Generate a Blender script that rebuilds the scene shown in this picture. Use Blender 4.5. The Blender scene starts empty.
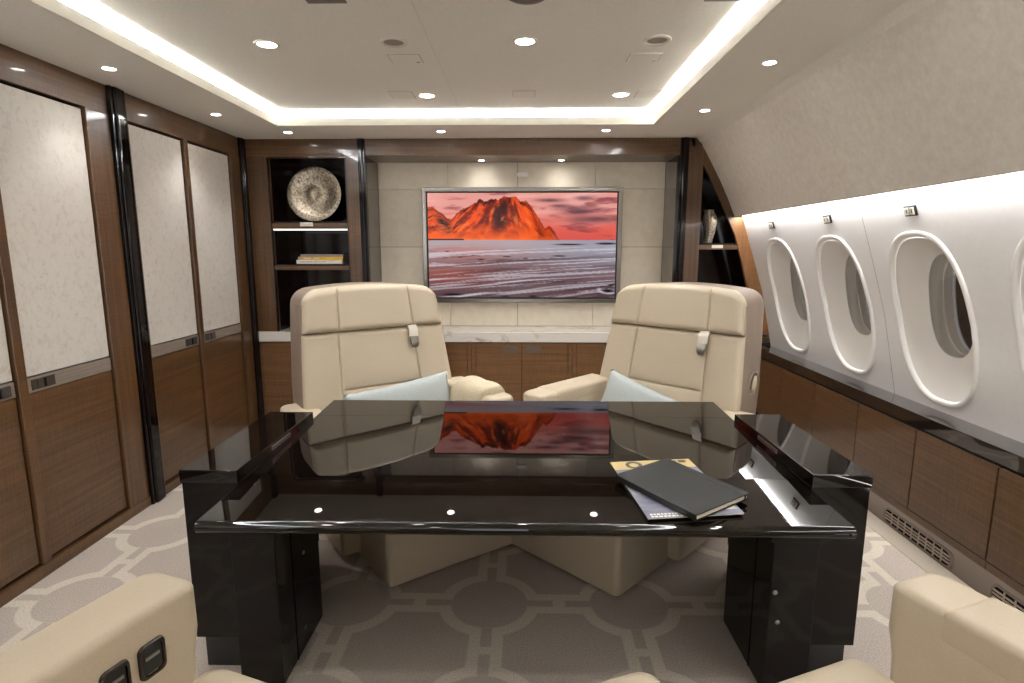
import bpy, bmesh, math, random
import numpy as np
from mathutils import Vector, Matrix
random.seed(7)
PI = math.pi
scene = bpy.context.scene
COL = scene.collection

# ------------------------------------------------------------------ helpers
def s2l(c):
    return tuple((x/255/12.92) if x/255 <= .04045 else ((x/255+.055)/1.055)**2.4 for x in c)

class MB:
    def __init__(self): self.bm = bmesh.new()
    def _add(self, b2):
        me = bpy.data.meshes.new('tmp'); b2.to_mesh(me); b2.free()
        self.bm.from_mesh(me); bpy.data.meshes.remove(me)
    def box(self, x0, x1, y0, y1, z0, z1, bev=0.0, seg=2):
        b = bmesh.new()
        bmesh.ops.create_cube(b, size=1)
        for v in b.verts:
            v.co = Vector(((x0+x1)/2+v.co.x*(x1-x0), (y0+y1)/2+v.co.y*(y1-y0), (z0+z1)/2+v.co.z*(z1-z0)))
        if bev > 0:
            bmesh.ops.bevel(b, geom=list(b.edges), offset=bev, segments=seg, profile=.5, affect='EDGES')
        self._add(b); return self
    def rings(self, rings, cap0=True, cap1=True, closed=False):
        b = self.bm; R = [[b.verts.new(p) for p in r] for r in rings]
        n = len(R[0]); m = len(R)
        for i in range(m if closed else m-1):
            A, B = R[i], R[(i+1) % m]
            for k in range(n):
                b.faces.new((A[k], A[(k+1) % n], B[(k+1) % n], B[k]))
        if not closed:
            if cap0: b.faces.new(R[0][::-1])
            if cap1: b.faces.new(R[-1])
        return self
    def grid(self, P):
        b = self.bm; R = [[b.verts.new(p) for p in r] for r in P]
        for i in range(len(R)-1):
            for k in range(len(R[0])-1):
                b.faces.new((R[i][k], R[i][k+1], R[i+1][k+1], R[i+1][k]))
        return self
    def loft(self, secs, n=6):
        # secs: (z, x0, x1, y0, y1, r) rounded rectangles stacked along z
        return self.rings([[(x, y, s[0]) for x, y in rrect(*s[1:], n=n)] for s in secs])
    def prism(self, poly, axis, a, b):
        def P(p, t):
            return {'x': (t, p[0], p[1]), 'y': (p[0], t, p[1]), 'z': (p[0], p[1], t)}[axis]
        return self.rings([[P(p, a) for p in poly], [P(p, b) for p in poly]])
    def lathe(self, prof, n=32, c=(0, 0, 0), axis='z'):
        rings = []
        for r, h in prof:
            q = []
            for k in range(n):
                a = 2*PI*k/n; u, v = r*math.cos(a), r*math.sin(a)
                q.append({'z': (c[0]+u, c[1]+v, c[2]+h), 'y': (c[0]+u, c[1]+h, c[2]+v), 'x': (c[0]+h, c[1]+u, c[2]+v)}[axis])
            rings.append(q)
        return self.rings(rings)
    def tube(self, pts, r, n=8, closed=False):
        pts = [Vector(p) for p in pts]; rings = []
        m = len(pts)
        for i, p in enumerate(pts):
            d = (pts[(i+1) % m]-pts[i-1]) if closed else (pts[min(i+1, m-1)]-pts[max(i-1, 0)])
            d.normalize()
            up = Vector((0, 0, 1)) if abs(d.z) < .9 else Vector((1, 0, 0))
            a = d.cross(up).normalized(); b = a.cross(d)
            rings.append([p+(a*math.cos(2*PI*k/n)+b*math.sin(2*PI*k/n))*r for k in range(n)])
        return self.rings(rings, closed=closed)
    def xf(self, M):
        bmesh.ops.transform(self.bm, matrix=M, verts=self.bm.verts); return self
    def build(self, name, mat, parent=None, smooth=False, ang=40, wn=False):
        bmesh.ops.recalc_face_normals(self.bm, faces=list(self.bm.faces))
        me = bpy.data.meshes.new(name); self.bm.to_mesh(me); self.bm.free()
        me.materials.append(mat)
        if smooth:
            me.polygons.foreach_set('use_smooth', [True]*len(me.polygons))
            me.set_sharp_from_angle(angle=math.radians(ang))
        o = bpy.data.objects.new(name, me); COL.objects.link(o)
        if parent is not None: o.parent = parent
        if wn:
            md = o.modifiers.new('weighted', 'WEIGHTED_NORMAL'); md.keep_sharp = True; md.weight = 100
        return o

def rrect(x0, x1, y0, y1, r, n=6):
    r = max(1e-4, min(r, (x1-x0)/2-1e-4, (y1-y0)/2-1e-4)); out = []
    for cx, cy, a0 in ((x1-r, y1-r, 0), (x0+r, y1-r, 90), (x0+r, y0+r, 180), (x1-r, y0+r, 270)):
        for k in range(n+1):
            a = math.radians(a0+90*k/n); out.append((cx+r*math.cos(a), cy+r*math.sin(a)))
    return out

def cushion_secs(x0, x1, y0, y1, z0, z1, rv, r, rb=None, crown=0.0, m=5):
    # rounded top / bottom edges for loft(); rv = edge radius, r = corner radius
    rb = rv if rb is None else rb; S = []
    for k in range(m+1):
        a = PI/2*(1-k/m); i = rb*(1-math.cos(a)); S.append((z0+rb*(1-math.sin(a)), x0+i, x1-i, y0+i, y1-i, max(r-i*.6, .004)))
    for k in range(m+1):
        a = PI/2*k/m; i = rv*(1-math.cos(a)); S.append((z1-rv*(1-math.sin(a)), x0+i, x1-i, y0+i, y1-i, max(r-i*.6, .004)))
    if crown:
        i = rv+.05; S.append((z1+crown*.6, x0+i, x1-i, y0+i, y1-i, r)); i += .08; S.append((z1+crown, x0+i, x1-i, y0+i, y1-i, r))
    return S

def tag(o, label, cat, group=None, kind=None):
    o['label'] = label; o['category'] = cat
    if group: o['group'] = group
    if kind: o['kind'] = kind
    return o
def struct(o):
    o['kind'] = 'structure'; return o
def thing(name, label, cat, loc=(0, 0, 0), rz=0, group=None):
    o = bpy.data.objects.new(name, None); COL.objects.link(o)
    o.empty_display_size = .05
    o.location = loc; o.rotation_euler = (0, 0, rz)
    return tag(o, label, cat, group)

# ------------------------------------------------------------------ materials
def mat(name, rgb, rough=.5, metal=0., coat=0., spec=.5, emit=None, es=0., coat_r=.03):
    m = bpy.data.materials.new(name); m.use_nodes = True
    b = m.node_tree.nodes['Principled BSDF']
    b.inputs['Base Color'].default_value = (*s2l(rgb), 1)
    b.inputs['Roughness'].default_value = rough; b.inputs['Metallic'].default_value = metal
    b.inputs['Coat Weight'].default_value = coat; b.inputs['Coat Roughness'].default_value = coat_r
    b.inputs['Specular IOR Level'].default_value = spec
    if emit:
        b.inputs['Emission Color'].default_value = (*s2l(emit), 1); b.inputs['Emission Strength'].default_value = es
    return m
def N(m, t, **kw):
    n = m.node_tree.nodes.new(t)
    for k, v in kw.items(): setattr(n, k, v)
    return n
def L(m, a, b): m.node_tree.links.new(a, b)
def bsdf(m): return m.node_tree.nodes['Principled BSDF']
def noise_mix(m, c1, c2, scale=(1, 1, 1), nscale=5., detail=6., lo=.35, hi=.65, rough=.6, bump=0., bdist=.001, coord='Object', dist=0.):
    tc = N(m, 'ShaderNodeTexCoord'); mp = N(m, 'ShaderNodeMapping'); mp.inputs['Scale'].default_value = scale
    nz = N(m, 'ShaderNodeTexNoise'); nz.inputs['Scale'].default_value = nscale; nz.inputs['Detail'].default_value = detail
    nz.inputs['Roughness'].default_value = rough; nz.inputs['Distortion'].default_value = dist
    cr = N(m, 'ShaderNodeValToRGB'); cr.color_ramp.elements[0].position = lo; cr.color_ramp.elements[1].position = hi
    cr.color_ramp.elements[0].color = (*s2l(c1), 1); cr.color_ramp.elements[1].color = (*s2l(c2), 1)
    L(m, tc.outputs[coord], mp.inputs[0]); L(m, mp.outputs[0], nz.inputs['Vector']); L(m, nz.outputs['Fac'], cr.inputs[0])
    L(m, cr.outputs[0], bsdf(m).inputs['Base Color'])
    if bump:
        bp = N(m, 'ShaderNodeBump'); bp.inputs['Strength'].default_value = bump; bp.inputs['Distance'].default_value = bdist
        L(m, nz.outputs['Fac'], bp.inputs['Height']); L(m, bp.outputs[0], bsdf(m).inputs['Normal'])
    return nz
def wood(name, c1, c2, axis='z', coat=.35, rough=.35):
    # long grain streaks along `axis` with faint cross figure
    m = mat(name, c1, rough, coat=coat, coat_r=.04)
    tc = N(m, 'ShaderNodeTexCoord'); mp = N(m, 'ShaderNodeMapping'); mp2 = N(m, 'ShaderNodeMapping')
    sc = {'x': (1.2, 45, 45), 'y': (45, 1.2, 45), 'z': (45, 45, 1.2)}[axis]
    sc2 = {'x': (130, 9, 9), 'y': (9, 130, 9), 'z': (9, 9, 130)}[axis]
    mp.inputs['Scale'].default_value = sc; mp2.inputs['Scale'].default_value = sc2
    n1 = N(m, 'ShaderNodeTexNoise'); n1.inputs['Scale'].default_value = 1; n1.inputs['Detail'].default_value = 7; n1.inputs['Roughness'].default_value = .65
    n2 = N(m, 'ShaderNodeTexNoise'); n2.inputs['Scale'].default_value = 1; n2.inputs['Detail'].default_value = 3
    L(m, tc.outputs['Object'], mp.inputs[0]); L(m, tc.outputs['Object'], mp2.inputs[0])
    L(m, mp.outputs[0], n1.inputs['Vector']); L(m, mp2.outputs[0], n2.inputs['Vector'])
    mx = N(m, 'ShaderNodeMix', data_type='FLOAT'); mx.inputs[0].default_value = .3
    L(m, n1.outputs['Fac'], mx.inputs[2]); L(m, n2.outputs['Fac'], mx.inputs[3])
    cr = N(m, 'ShaderNodeValToRGB'); cr.color_ramp.elements[0].position = .36; cr.color_ramp.elements[1].position = .64
    cr.color_ramp.elements[0].color = (*s2l(c1), 1); cr.color_ramp.elements[1].color = (*s2l(c2), 1)
    L(m, mx.outputs[0], cr.inputs[0]); L(m, cr.outputs[0], bsdf(m).inputs['Base Color'])
    return m
def emis(name, rgb, s):
    m = mat(name, (0, 0, 0), .6, spec=0, emit=rgb, es=s); return m

WOODZ = wood('walnut_vertical', (60, 38, 20), (100, 69, 38), 'z')
WOODX = wood('walnut_across', (62, 40, 21), (102, 71, 40), 'x')
WOODY = wood('walnut_along', (62, 40, 21), (102, 71, 40), 'y')
WOODH = wood('walnut_lit_edge', (112, 74, 40), (148, 104, 64), 'z', coat=.2)  # walnut paled in its colour by the wash of the window light strip
WOODS = wood('walnut_satin', (84, 58, 35), (128, 92, 58), 'x', coat=.25)
EBONY = mat('ebony_lacquer', (15, 10, 8), .06, spec=.25)
nz = noise_mix(EBONY, (10, 6, 5), (18, 12, 10), (60, 60, 2), 1., 5)
TABLE = mat('desk_lacquer', (14, 9, 8), .02)
noise_mix(TABLE, (9, 6, 5), (17, 12, 9), (3, 70, 70), 1., 5)
LEDGE = mat('ledge_lacquer', (34, 27, 24), .05, coat=1., coat_r=.01)
BLACK = mat('matt_black', (10, 9, 9), .5)
GAP = mat('shadow_gap_black', (9, 7, 6), .8, spec=.1)
SMOKE = mat('smoked_glass', (58, 54, 50), .12, coat=.6)
NICHE = mat('dark_glossy_niche', (24, 15, 12), .1, spec=.3)
BRONZE = mat('bronze_band', (150, 140, 130), .42, metal=.35)
noise_mix(BRONZE, (140, 130, 121), (160, 150, 140), (2, 2, 160), 1., 4)
LATCHD = mat('latch_dark', (74, 68, 63), .35, metal=.6)
LATCH = mat('latch_dark_metal', (112, 104, 97), .38, metal=.7)
CHROME = mat('brushed_nickel', (150, 146, 140), .28, metal=1.)
GUN = mat('gunmetal', (70, 64, 60), .25, metal=.9)
PANEL = mat('mottled_panel', (205, 198, 188), .42, coat=.25, coat_r=.12)
noise_mix(PANEL, (202, 196, 186), (227, 223, 217), (30, 22, 18), 1.6, 9, .30, .50, .74, dist=.8)
SUEDE = mat('suede_panel', (168, 156, 141), .85, spec=.2)
noise_mix(SUEDE, (206, 199, 189), (230, 224, 215), (9, 9, 9), 3., 10, .28, .74, .75, bump=.15, bdist=.004)
WHITE = mat('sidewall_white', (226, 222, 215), .5)
noise_mix(WHITE, (242, 241, 240), (245, 244, 243), (14, 14, 14), 3., 6, bump=.04, bdist=.001)
BEZEL = mat('window_bezel_white', (243, 241, 237), .3, coat=.15)
REVEAL = mat('window_reveal_white', (238, 235, 229), .45)
SLEEVE = mat('window_sleeve_grey', (205, 201, 193), .6)
OUTER = mat('outer_pane_dark', (58, 50, 46), .1)
CEIL = mat('ceiling_fabric', (206, 198, 183), .8, spec=.2)
noise_mix(CEIL, (226, 223, 214), (233, 230, 222), (1, 1, 1), 90., 3, bump=.05, bdist=.001)
LIP = mat('cove_lip_ivory', (226, 220, 205), .7, spec=.1)
BEIGE = mat('beige_leather_wall', (198, 184, 160), .6, spec=.3)
noise_mix(BEIGE, (229, 218, 200), (236, 227, 210), (1, 1, 1), 14., 5)
CREAM = mat('cream_leather', (196, 178, 150), .42, spec=.4)
CREAM_N = noise_mix(CREAM, (190, 176, 154), (195, 182, 160), (1, 1, 1), 260., 2, bump=.03, bdist=.0004)
TAUPE = mat('taupe_leather', (156, 138, 124), .5, spec=.35)
noise_mix(TAUPE, (136, 120, 107), (142, 126, 113), (1, 1, 1), 260., 2, bump=.03, bdist=.0004)
SHADE = mat('recess_shade_brown', (70, 58, 50), .6)  # dark tone stands in for shade inside the chair handle dish
PILLOW = mat('pale_blue_linen', (178, 186, 187), .8, spec=.2)
noise_mix(PILLOW, (172, 181, 182), (185, 192, 193), (1, 1, 1), 160., 3, bump=.12, bdist=.001)
THROW = mat('cream_cashmere', (204, 192, 166), .95, spec=.1)
noise_mix(THROW, (196, 184, 158), (211, 200, 175), (1, 1, 1), 90., 4, bump=.2, bdist=.002)
MARBLE = mat('white_marble', (214, 210, 203), .12, coat=.5)
nm = noise_mix(MARBLE, (176, 166, 154), (226, 223, 218), (1.1, 2, 2.5), 2.2, 11, .36, .455, .62, dist=1.6)
FIX = mat('fixture_offwhite', (216, 210, 198), .5)
GRILLE = mat('speaker_grey', (150, 143, 132), .8)
PLATE = mat('dark_plate', (120, 113, 103), .7)
BASEB = mat('kick_panel_taupe', (108, 95, 85), .3, coat=.5, coat_r=.08)
VENT = mat('vent_taupe', (150, 134, 120), .4)
SILVER = mat('hammered_silver', (196, 186, 168), .36, metal=.85)
def hammered(m, sc, csc=None):
    tc = N(m, 'ShaderNodeTexCoord'); vo = N(m, 'ShaderNodeTexVoronoi'); vo.inputs['Scale'].default_value = sc
    n2 = N(m, 'ShaderNodeTexNoise'); n2.inputs['Scale'].default_value = csc or sc*1.3; n2.inputs['Detail'].default_value = 6
    L(m, tc.outputs['Object'], vo.inputs['Vector']); L(m, tc.outputs['Object'], n2.inputs['Vector'])
    cr = N(m, 'ShaderNodeValToRGB'); cr.color_ramp.elements[0].position = .32; cr.color_ramp.elements[1].position = .62
    cr.color_ramp.elements[0].color = (*s2l((112, 97, 78)), 1); cr.color_ramp.elements[1].color = (*s2l((206, 196, 178)), 1)
    L(m, n2.outputs['Fac'], cr.inputs[0]); L(m, cr.outputs[0], bsdf(m).inputs['Base Color'])
    bp = N(m, 'ShaderNodeBump'); bp.inputs['Strength'].default_value = .35; bp.inputs['Distance'].default_value = .003
    L(m, vo.outputs['Distance'], bp.inputs['Height']); L(m, bp.outputs[0], bsdf(m).inputs['Normal'])
hammered(SILVER, 150, 60)
VASEM = mat('silver_beaded_vase', (205, 196, 178), .35, metal=.7); hammered(VASEM, 95)

LED = emis('cove_led', (236, 243, 255), 240)
LEDW = emis('window_led', (255, 255, 255), 20)
LEDP = emis('plinth_led', (255, 250, 244), 4.5)
LEDN = emis('niche_led', (255, 250, 244), .5)
BULB = emis('downlight_lens', (255, 248, 238), 14)

# carpet: lattice of rings joined by double bars
CARPET = mat('patterned_carpet', (170, 158, 146), .95, spec=.1)
def carpet_nodes(m):
    geo = N(m, 'ShaderNodeTexCoord'); sp = N(m, 'ShaderNodeSeparateXYZ'); L(m, geo.outputs['Object'], sp.inputs[0])
    def M(op, a, b=None, c=None):
        n = N(m, 'ShaderNodeMath', operation=op)
        for i, v in enumerate((a, b, c)):
            if v is None: continue
            if isinstance(v, (int, float)): n.inputs[i].default_value = v
            else: L(m, v, n.inputs[i])
        return n.outputs[0]
    def fold(x, off, per):
        t = M('FRACT', M('ADD', M('DIVIDE', M('SUBTRACT', x, off), per), .5))
        return M('MULTIPLY', M('ABSOLUTE', M('SUBTRACT', t, .5)), per)
    fx = fold(sp.outputs[0], -.135, .578); fy = fold(sp.outputs[1], 2.145, .567)
    d = M('SQRT', M('ADD', M('MULTIPLY', fx, fx), M('MULTIPLY', fy, fy)))
    def below(a, t, w=.004):   # soft step: 1 where a < t
        return M('SUBTRACT', 1, M('SMOOTH_MIN', 1, M('SMOOTH_MAX', 0, M('DIVIDE', M('SUBTRACT', a, t-w), 2*w), .01), .01))
    outer = below(d, .208); inner = below(d, .158)
    ring = M('SUBTRACT', outer, inner)
    def bars(a, b):  # links running along a: bar offset measured by b
        on = M('SUBTRACT', below(b, .064), below(b, .02))
        cross = M('MULTIPLY', M('SUBTRACT', 1, below(a, .262)), below(b, .064))
        return M('MULTIPLY', M('MAXIMUM', on, cross), M('SUBTRACT', 1, inner))
    def gapcut(a, b):  # the dark centre line of a link also cuts the ring
        return M('MULTIPLY', below(b, .02), below(a, .262))
    cut = M('MAXIMUM', gapcut(fx, fy), gapcut(fy, fx))
    lat = M('MULTIPLY', M('MAXIMUM', ring, M('MAXIMUM', bars(fx, fy), bars(fy, fx))), M('SUBTRACT', 1, M('MULTIPLY', cut, M('SUBTRACT', 1, inner))))
    nzz = N(m, 'ShaderNodeTexNoise'); nzz.inputs['Scale'].default_value = 170; nzz.inputs['Detail'].default_value = 2
    L(m, geo.outputs['Object'], nzz.inputs['Vector'])
    mx = N(m, 'ShaderNodeMix', data_type='RGBA'); L(m, lat, mx.inputs[0])
    mx.inputs[6].default_value = (*s2l((192, 181, 171)), 1); mx.inputs[7].default_value = (*s2l((220, 211, 197)), 1)
    m2 = N(m, 'ShaderNodeMix', data_type='RGBA', blend_type='MULTIPLY'); m2.inputs[0].default_value = .75
    cr = N(m, 'ShaderNodeValToRGB'); cr.color_ramp.elements[0].position = .3; cr.color_ramp.elements[1].position = .7
    cr.color_ramp.elements[0].color = (.66, .66, .66, 1); cr.color_ramp.elements[1].color = (1.12, 1.12, 1.12, 1)
    L(m, nzz.outputs['Fac'], cr.inputs[0]); L(m, mx.outputs[2], m2.inputs[6]); L(m, cr.outputs[0], m2.inputs[7])
    L(m, m2.outputs[2], bsdf(m).inputs['Base Color'])
    bp = N(m, 'ShaderNodeBump'); bp.inputs['Strength'].default_value = .4; bp.inputs['Distance'].default_value = .003
    L(m, nzz.outputs['Fac'], bp.inputs['Height']); L(m, bp.outputs[0], bsdf(m).inputs['Normal'])
carpet_nodes(CARPET)
LITSTRIP = mat('carpet_lit_strip', (206, 197, 182), .95, spec=.1)  # cream tone carries the glow under the window cabinets
noise_mix(LITSTRIP, (190, 180, 165), (214, 206, 192), (1, 1, 1), 260., 2, bump=.3, bdist=.002)

def glass_mat():
    m = bpy.data.materials.new('window_pane_glass'); m.use_nodes = True
    nt = m.node_tree; nt.nodes.remove(nt.nodes['Principled BSDF']); out = nt.nodes['Material Output']
    t = N(m, 'ShaderNodeBsdfTransparent'); g = N(m, 'ShaderNodeBsdfGlossy'); g.inputs['Roughness'].default_value = .01
    mx = N(m, 'ShaderNodeMixShader'); mx.inputs[0].default_value = .07; L(m, t.outputs[0], mx.inputs[1]); L(m, g.outputs[0], mx.inputs[2])
    L(m, mx.outputs[0], out.inputs[0]); return m
GLASS = glass_mat()

# ------------------------------------------------------------------ key dimensions (metres)
ZC, ZT = 2.29, 2.38            # soffit, coffer ceiling
XL, YB, YR = -2.147, 4.46, 4.85  # left wall face, rear joinery face, recessed TV wall
YF = -1.5                      # wall behind the photographer
CX0, CX1, CY0, CY1 = -1.68, .88, -.9, 4.0   # coffer opening
ZTAB = .68

# ------------------------------------------------------------------ shell
m = MB(); m.box(-2.35, 2.2, YF, 5.0, -.06, 0); struct(m.build('floor', CARPET))
m = MB(); m.box(1.845, 1.953, YF, 4.46, .0005, .004); struct(m.build('trim_1', LITSTRIP))  # pale floor band painted where the under-cabinet light falls
tr = bpy.data.objects['trim_1']

# ceiling: soffit ring + upstand lip + gutter + coffer lid
m = MB()
def ringbox(x0, x1, y0, y1, X0, X1, Y0, Y1, z0, z1):
    m.box(X0, X1, Y0, y0, z0, z1); m.box(X0, X1, y1, Y1, z0, z1)
    m.box(X0, x0, y0, y1, z0, z1); m.box(x1, X1, y0, y1, z0, z1)
ringbox(CX0, CX1, CY0, CY1, -2.35, 1.306, YF, 5.0, ZC, ZC+.012)
g = .17
ringbox(CX0-g, CX1+g, CY0-g, CY1+g, -2.35, 1.35, YF, 5.0, ZC+.012, ZT)
m.box(-2.35, 1.35, YF, 5.0, ZT, ZT+.03)
m.rings([[(1.306, YF, ZC), (1.345, YF, ZC-.035), (1.40, YF, ZC+.03), (1.306, YF, ZC+.03)], [(1.306, YB+.02, ZC), (1.345, YB+.02, ZC-.035), (1.40, YB+.02, ZC+.03), (1.306, YB+.02, ZC+.03)]])
struct(m.build('ceiling', CEIL))
m = MB()
t = .012
for a in ((CX0-t, CX0+.004, CY0-t, CY1+t), (CX1-.004, CX1+t, CY0-t, CY1+t), (CX0+.004, CX1-.004, CY1-.004, CY1+t), (CX0+.004, CX1-.004, CY0-t, CY0+.004)):
    m.box(*a, ZC-.001, ZC+.05)
struct(m.build('trim_2', LIP))
# thin joint lines in the ceiling
m = MB()
m.box(-.425, -.421, CY0, CY1, ZT-.0012, ZT+.001); m.box(-.425, -.421, CY1+t, YB, ZC-.0012, ZC+.001)
struct(m.build('trim_3', FIX))
# LED ribbons in the cove
def led_run(x0, x1, y0, y1, label):
    mm = MB(); mm.box(x0, x1, y0, y1, ZC+.013, ZC+.020)
    tag(mm.build('cove_light_strip', LED), label, 'light', 'light strips in the ceiling cove')
led_run(CX0-.075, CX0-.050, CY0, CY1, 'glowing white strip along the left side of the ceiling cove')
led_run(CX1+.050, CX1+.075, CY0, CY1, 'glowing white strip along the window side of the ceiling cove')
led_run(CX0-.02, CX1+.02, CY1+.050, CY1+.075, 'glowing white strip along the far side of the ceiling cove by the television wall')

# unseen half partition added to block fill light; left side open to the world
m = MB(); m.box(.05, 2.05, YF-.05, YF, 0, ZC); struct(m.build('light_block_wall', BEIGE))
# left wall backing
m = MB(); m.box(XL-.2, XL-.06, YF, 5.0, 0, ZC); struct(m.build('wall_left', WOODZ))
m = MB(); m.box(XL-.06, XL+.008, YF, YB, 0, .055, .003); struct(m.build('baseboard_left', WOODY))

# ------------------------------------------------------------------ left wall wardrobes
def pillar(name, x0, x1, y0, y1, z0, z1, ax):
    # fluted black gloss post: main bead + two narrow side beads
    mm = MB()
    if ax == 'y':   # post on the left wall, width along y
        w = y1-y0
        mm.box(x0, x1, y0+w*.18, y1-w*.30, z0, z1, .012, 3); mm.box(x0, x1-.012, y0, y0+w*.2, z0, z1, .006); mm.box(x0, x1-.008, y1-w*.32, y1, z0, z1, .008)
    else:
        w = x1-x0
        mm.box(x0+w*.25, x1-w*.25, y0, y1, z0, z1, .01, 3); mm.box(x0, x0+w*.3, y0+.012, y1, z0, z1, .005); mm.box(x1-w*.3, x1, y0+.012, y1, z0, z1, .005)
    return struct(mm.build(name, EBONY, smooth=True, ang=50, wn=True))
pillar('trim_4', XL-.06, XL+.035, 3.025, 3.135, 0, ZC, 'y')
pillar('trim_5', XL-.06, XL+.035, 4.385, 4.455, 0, ZC, 'y')

DOORLABEL = {}
def wardrobe(y0, y1, doors, label, latch_side, labels=None):
    root = thing('wardrobe', label, 'wardrobe', (XL, (y0+y1)/2, 0), 0, 'wardrobes along the left wall')
    oy = (y0+y1)/2
    f = MB(); zt = 2.145
    hd = MB(); hd.box(-.06, 0, y0-oy, y1-oy, zt, ZC, .002); hd.build('header', WOODY, root)
    edges = [y0]+[e for d in doors for e in d]+[y1]
    for a, b in zip(edges[0::2], edges[1::2]):
        if b-a > .002: f.box(-.06, 0.004, a-oy, b-oy, .055, zt, .003)
    f.build('frame', WOODZ, root)
    f = MB(); f.box(-.062, -.05, y0-oy+.002, y1-oy-.002, .055, zt); f.build('backing', GAP, root)
    for (a, b), side in zip(doors, latch_side):
        a2, b2 = a+.008-oy, b-.008-oy
        d = MB(); d.box(-.045, -.010, a2, b2, .068, .828, .002)
        door = d.build('door', WOODY, root)
        p = MB(); p.box(-.045, -.012, a2, b2, .905, zt-.012, .003); p.build('upholstered_panel', PANEL, door)
        p = MB(); p.box(-.045, -.008, a2, b2, .832, .899, .0015); p.build('metal_band', BRONZE, door)
        lw = .125
        l0 = b2-.02-lw if side > 0 else a2+.02
        p = MB(); p.box(-.009, -.005, l0, l0+lw, .842, .889, .001)
        k = l0+lw*(.66 if side > 0 else .22)
        p.box(-.009, -.001, k, k+.03, .846, .885, .002)
        p.build('latch', LATCHD, door)
        p = MB(); p.box(-.0052, -.0044, l0+lw*.5, l0+lw*.62, .846, .885); p.build('latch_slot', GAP, door)
    return root
wardrobe(.9, 3.025, [(1.1, 1.70), (1.72, 2.30), (2.345, 2.865)], 'walnut wardrobe wall at the left nearest the camera, pale mottled upper doors', (1, 1, -1))
wardrobe(3.135, 4.385, [(3.17, 3.675), (3.72, 4.25)], 'walnut two door wardrobe on the left between the two black posts', (1, -1))
wardrobe(-1.49, .9, [(-1.3, -.75), (-.7, -.1), (-.05, .8)], 'walnut wardrobe beside the photographer out of view on the left', (1, -1, 1))

# ------------------------------------------------------------------ right side wall
PZ = [.60, .70, 1.13, 1.362, 1.70, 1.78]; PX = [1.995, 1.975, 1.875, 1.80, 1.685, 1.655]
def wx(z): return float(np.interp(z, PZ, PX))
# suede upper side wall
prof = [(1.345, 2.255), (1.373, 2.199), (1.43, 2.10), (1.498, 1.98), (1.565, 1.845), (1.615, 1.730), (1.628, 1.704)]
m = MB()
ys = [YF, 0, 1.5, 3, YB+.01]
fr = [[(x, y, z) for x, z in prof] for y in ys]
bk = [[(x+.02, y, z+.006) for x, z in prof[::-1]] for y in ys]
m.rings([a+b for a, b in zip(fr, bk)])
struct(m.build('wall_right', SUEDE, smooth=True, ang=30))
# white lower side wall with oval window openings
WC = [-.19+.70*k for k in range(-1, 7)]   # centres along y
WC = [y for y in [1.19, 1.895, 2.595, 3.295, 3.995] ]
ZO0, ZO1, HWO = .745, 1.523, .240         # outer oval
SEG = 56
def oval(k, hw, hh, n=SEG):
    # stadium-like superellipse
    a = 2*PI*k/n; c, s = math.cos(a), math.sin(a); e = 2/2.55
    return math.copysign(abs(c)**e, c)*hw, math.copysign(abs(s)**e, s)*hh
def wall_cell(mm, y0, y1, yc, z0, z1):
    zc, hh = (ZO0+ZO1)/2, (ZO1-ZO0)/2
    b = mm.bm; inner = []; outer = []
    for k in range(SEG):
        dy, dz = oval(k, HWO, hh); y, z = yc+dy, zc+dz
        inner.append((y, z))
        # cast to cell rectangle
        ty = ((y1-yc)/dy if dy > 1e-6 else ((y0-yc)/dy if dy < -1e-6 else 1e9))
        tz = ((z1-zc)/dz if dz > 1e-6 else ((z0-zc)/dz if dz < -1e-6 else 1e9))
        tt = min(ty, tz); outer.append((yc+dy*tt, zc+dz*tt))
    # snap nearest outer points to the corners
    for cy, cz in ((y0, z0), (y0, z1), (y1, z0), (y1, z1)):
        j = min(range(SEG), key=lambda i: (outer[i][0]-cy)**2+(outer[i][1]-cz)**2); outer[j] = (cy, cz)
    R = []
    for f in (0, .12, .3, .5, .75, 1):
        R.append([b.verts.new((wx(zi+(zo-zi)*f), yi+(yo-yi)*f, zi+(zo-zi)*f)) for (yi, zi), (yo, zo) in zip(inner, outer)])
    for A, B in zip(R[:-1], R[1:]):
        for k in range(SEG): b.faces.new((A[k], A[(k+1) % SEG], B[(k+1) % SEG], B[k]))
m = MB(); zb, zt = .66, 1.765
cells = [(yc-.35, yc+.35) for yc in WC]
for yc, (a, b2) in zip(WC, cells): wall_cell(m, a, min(b2, YB) if yc > 3.9 else b2, yc, zb, zt)
bmesh.ops.remove_doubles(m.bm, verts=m.bm.verts, dist=.0004)
zs = [zb, .9, 1.13, 1.362, 1.55, 1.70, zt]
m.grid([[(wx(z), y, z) for z in zs] for y in (4.34, YB)]) if WC[-1]+.35 < YB else None
m.grid([[(wx(z), y, z) for z in zs] for y in (YF, .845)])
struct(m.build('wall_right_lower', WHITE, smooth=True, ang=30))
# vertical joint between side-wall panels
m = MB(); m.grid([[(wx(z)-.0008, y, z) for z in zs] for y in (2.944, 2.9465)]); struct(m.build('trim_6', PLATE))
# light ribbon hidden under the suede edge, washing the white panel
m = MB(); m.box(1.652, 1.664, YF, YB-.005, 1.716, 1.724)
tag(m.build('window_wash_light_strip', LEDW), 'thin white light strip above the oval windows under the grey suede panel', 'light')

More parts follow.
